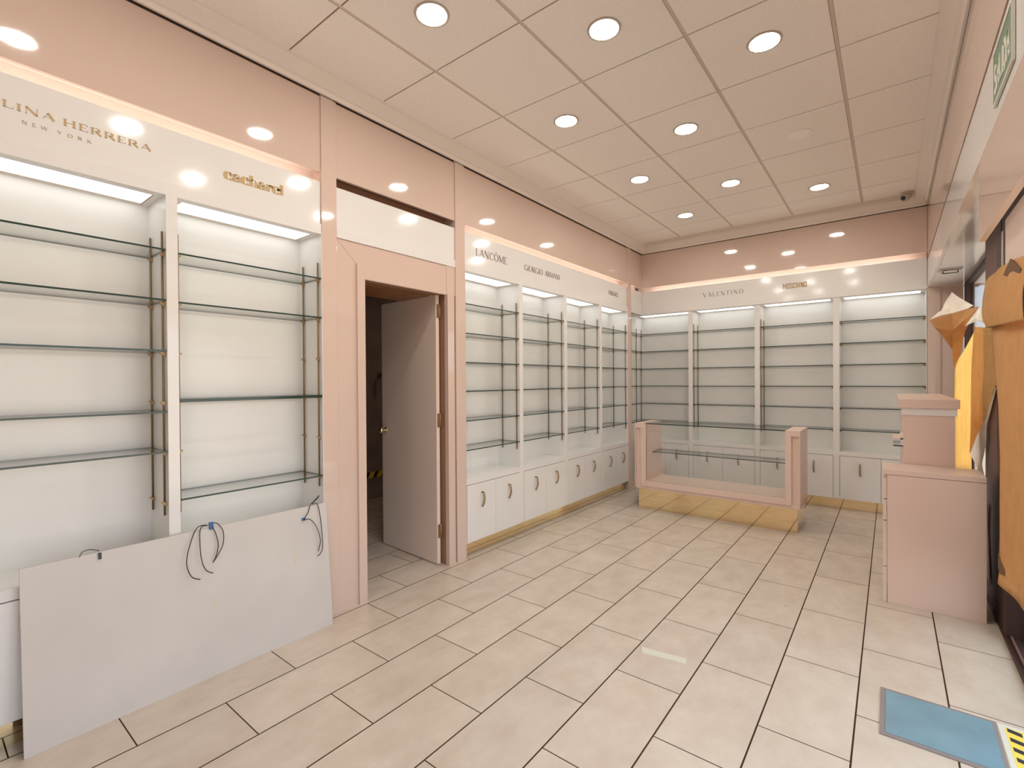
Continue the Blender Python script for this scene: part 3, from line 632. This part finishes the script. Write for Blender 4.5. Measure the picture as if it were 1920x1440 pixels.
def fan(name, pts, k, c=None, parent=pw):
    P = [Vector(p)-Vector(pw.location) for p in pts]; ct = sum(P, Vector())/len(P)
    if c: ct = Vector(c)-Vector(pw.location)
    mb = MB(); V = [tuple(ct)]; n = len(P); R = 4
    for r_ in range(1, R+1):
        for i, p in enumerate(P): V.append(tuple(ct.lerp(p, r_/R)+Vector((random.uniform(-.004, .004) if r_ < R else 0, 0, random.uniform(-.003, .003) if r_ < R else 0))))
    F = [(0, 1+i, 1+(i+1) % n) for i in range(n)]
    for r_ in range(R-1):
        for i in range(n): a = 1+r_*n; F.append((a+i, a+n+i, a+n+(i+1) % n, a+(i+1) % n))
    mb.v = V; mb.f = F; mb.mi = [mb.m(k)]*len(F); mb.sm = [False]*len(F)
    o = mb.build(name, parent); md = o.modifiers.new('thickness', 'SOLIDIFY'); md.thickness = .0006; return o
fan('torn_flap', P2a[:-1]+[(3.034, 5.0, 1.735)]+P2b[:0:-1], 'kraft', (2.965, 5.0, 1.74))
fan('white_flap', [(2.829, 5.0, 1.834), (2.886, 5.05, 1.895), (2.904, 5.1, 1.907), (2.93, 5.12, 1.98), (2.974, 5.2, 2.06), (3.013, 5.1, 1.996), (3.069, 4.9, 1.909), (3.04, 4.9, 1.89), (2.959, 5.0, 1.873), (2.898, 5.0, 1.862)], 'paper_white')  # whiter piece of the torn sheet
fan('white_collar', [(3.018, 4.85, 1.755), (3.041, 4.7, 1.805), (3.058, 4.5, 1.845), (3.052, 4.12, 1.755), (3.046, 3.85, 1.66), (3.050, 4.15, 1.715), (3.058, 4.6, 1.772)], 'paper_white', (3.05, 4.6, 1.79))
P4L = [(3.045, 3.73, 1.321), (3.045, 3.947, 1.199), (3.043, 4.066, 1.113), (3.035, 4.33, 1.018), (3.022, 4.60, .848), (3.025, 4.38, .816), (3.028, 4.189, .772)]
P4R = [(3.047, 3.729, 1.321), (3.047, 3.926, 1.185), (3.047, 4.084, 1.079), (3.047, 4.105, .980), (3.046, 4.19, .888), (3.040, 4.215, .833), (3.040, 4.105, .774)]
sheet('white_curl', rel(P4L, pw), rel(P4R, pw), 'paper_white', pw, 8, lambda a, b_: (-.006*math.sin(math.pi*a), 0, 0))
sheet('white_tail', rel([(3.042, 4.2, .60), (3.050, 4.22, .45), (3.052, 4.2, .30), (3.055, 4.19, .16)], pw), rel([(3.05, 4.08, .60), (3.055, 4.10, .45), (3.055, 4.06, .30), (3.055, 4.02, .14)], pw), 'paper_white', pw, 6)

# niche ceiling rail bracket
o = MB().box(-.012, -.006, -.09, .09, -.016, 0, 'steel').tube([(-.01, -.08, -.018), (.10, -.08, -.018)], .004, 'lens').tube([(.0, .06, -.02), (.09, .06, -.02)], .004, 'lens').tube([(.0, .06, 0), (.0, .06, -.02)], .004, 'lens').tube([(.09, .06, 0), (.09, .06, -.02)], .004, 'lens').box(-.012, .11, -.084, -.076, -.016, 0, 'steel').build('hanging_rail')
o.location = (2.925, 5.2, 2.245); tag(o, 'small dark metal rail fixed under the white ceiling of the window niche', 'rail')

# ------------------------------------------------------------------ exit sign
es = empty('exit_sign', (2.869, 2.141, 2.293)); tag(es, 'green emergency exit sign with white letters on the right fascia board', 'exit sign')
MB().box(-.006, 0, -.154, .154, 0, .164, 'green').build('plate', es)
onR = lambda a, z, d: (-.006-d, -a, z)
word('lettering', 'SALIDA', onR, -.135, .125, .030, .085, .24, .18, 'sign_white', es, gap=.06)
fr = MB(); fr.box(-.008, 0, -.160, .160, .164, .170, 'sign_white'); fr.box(-.008, 0, -.160, .160, -.006, 0, 'sign_white'); fr.box(-.008, 0, .154, .160, 0, .164, 'sign_white'); fr.box(-.008, 0, -.160, -.154, 0, .164, 'sign_white'); fr.build('frame', es)

# ------------------------------------------------------------------ ceiling lights
def downlight(lit=True):
    r = empty('ceiling_downlight', (0, 0, 0))
    MB().lathe([(.070, -.003), (.074, -.006), (.082, -.004), (.084, 0), (.070, 0)], (0, 0, 0), 'camwhite' if lit else 'unlit', 'z', 48).build('rim', r)
    MB().lathe([(0, -.0045), (.05, -.0045), (.070, -.003), (.070, 0)], (0, 0, 0), 'lamp' if lit else 'unlit', 'z', 48).build('diffuser', r)
    return r
pos = [(.87, 1.59, 'round lit ceiling light at the top left of the ceiling, nearest the doorway'),
       (1.467, 2.19, 'round lit ceiling light at the top middle, second of the three nearest lights'),
       (2.075, 2.79, 'round lit ceiling light at the top right, rightmost of the three nearest lights'),
       (.87, 2.80, 'round lit ceiling light on the left row, second from the camera'),
       (1.467, 3.41, 'round lit ceiling light in the middle row, directly left of the unlit one'),
       (.87, 4.01, 'round lit ceiling light on the left row, third from the camera'),
       (1.47, 4.60, 'round lit ceiling light in the middle row, farthest of that row'),
       (2.08, 5.20, 'round lit ceiling light nearest the dome camera'),
       (.875, 5.19, 'round lit ceiling light nearest the far left corner, smallest in view')]
hid = [(.87, .39), (1.467, .98), (2.075, 1.58)]
L0 = downlight(); first = True
for x, y, lb in pos:
    o = L0 if first else copy_tree(L0); first = False; o.location = (x, y, H); tag(o, lb, 'ceiling light', 'round ceiling lights')
for x, y in hid:
    o = copy_tree(L0); o.location = (x, y, H); tag(o, 'round lit ceiling light behind the camera position, out of the picture', 'ceiling light', 'round ceiling lights')
U = downlight(False); U.location = (2.075, 4.0, H); tag(U, 'round unlit ceiling light with a dull white cover', 'ceiling light', 'round ceiling lights')

sc = empty('dome_camera', (2.715, 5.885, H)); tag(sc, 'small beige security camera in the back right corner of the ceiling', 'security camera')
MB().lathe([(0, 0), (.05, 0), (.05, -.008), (.042, -.02), (.0, -.02)], (0, 0, 0), 'camwhite', 'z', 32).build('base', sc)
hd = MB().lathe([(0, -.045), (.024, -.043), (.034, -.03), (.037, 0), (.034, .03), (.02, .04), (0, .042)], (0, 0, 0), 'camwhite', 'y', 24).build('body', sc); hd.location = (-.012, -.012, -.040); hd.rotation_euler = (math.radians(25), 0, math.radians(-30))
MB().lathe([(0, -.048), (.018, -.048), (.022, -.042)], (0, 0, 0), 'lens', 'y', 24).build('lens', hd)

# ------------------------------------------------------------------ floor things
fm = empty('floor_plate', (2.735, 2.515, 0)); tag(fm, 'blue-grey rectangular plate with a dark rim lying on the floor near the entrance', 'floor plate')
MB().box(-.183, .181, -.178, .178, .0, .004, 'matrim').build('rim', fm)
MB().box(-.165, .168, -.158, .162, .004, .0055, 'mat').build('panel', fm)
fs = MB(); fs.box(0, .22, 0, .32, 0, .0012, 'sign_white'); fs.box(.018, .22, .012, .30, .0012, .0018, 'yellow')
for i in range(5):
    y = .014+i*.062
    for x in (.024, .170): fs.prism([(x, y+.012), (x+.040, y), (x+.040, y+.026), (x, y+.038)], .0018, .0022, 'black', 'z')
o = fs.build('floor_sticker'); o.location = (2.920, 2.375, 0); tag(o, 'yellow and black striped warning sticker on the floor at the bottom right corner', 'sticker')

o = MB().prism([(0, 0), (.206, .036), (.194, .083), (-.024, .050)], 0, .0008, 'sign_white', 'z').build('thin_strip'); o.location = (1.60, 2.31, 0); tag(o, 'short pale strip on a floor tile in the middle foreground', 'tape')  # thin pale quad lying flat on the tiles
o = MB().prism([(0, 0), (.02, -.004), (.026, .010), (.012, .020), (.002, .014)], 0, .002, 'paper_white', 'z').build('paper_scrap'); o.location = (2.07, 3.31, 0); tag(o, 'tiny white paper scrap lying on the open floor left of the drawer counter', 'paper scrap')
# unseen fill light added to lift the dark back room
o = empty('ceiling_downlight', (-1.3, 4.7, 2.598)); tag(o, 'added fill light inside the dark back room, out of the picture', 'ceiling light')
MB().lathe([(0, -.006), (.08, -.006), (.09, 0)], (0, 0, 0), 'backroom_fill', 'z', 24).build('diffuser', o)
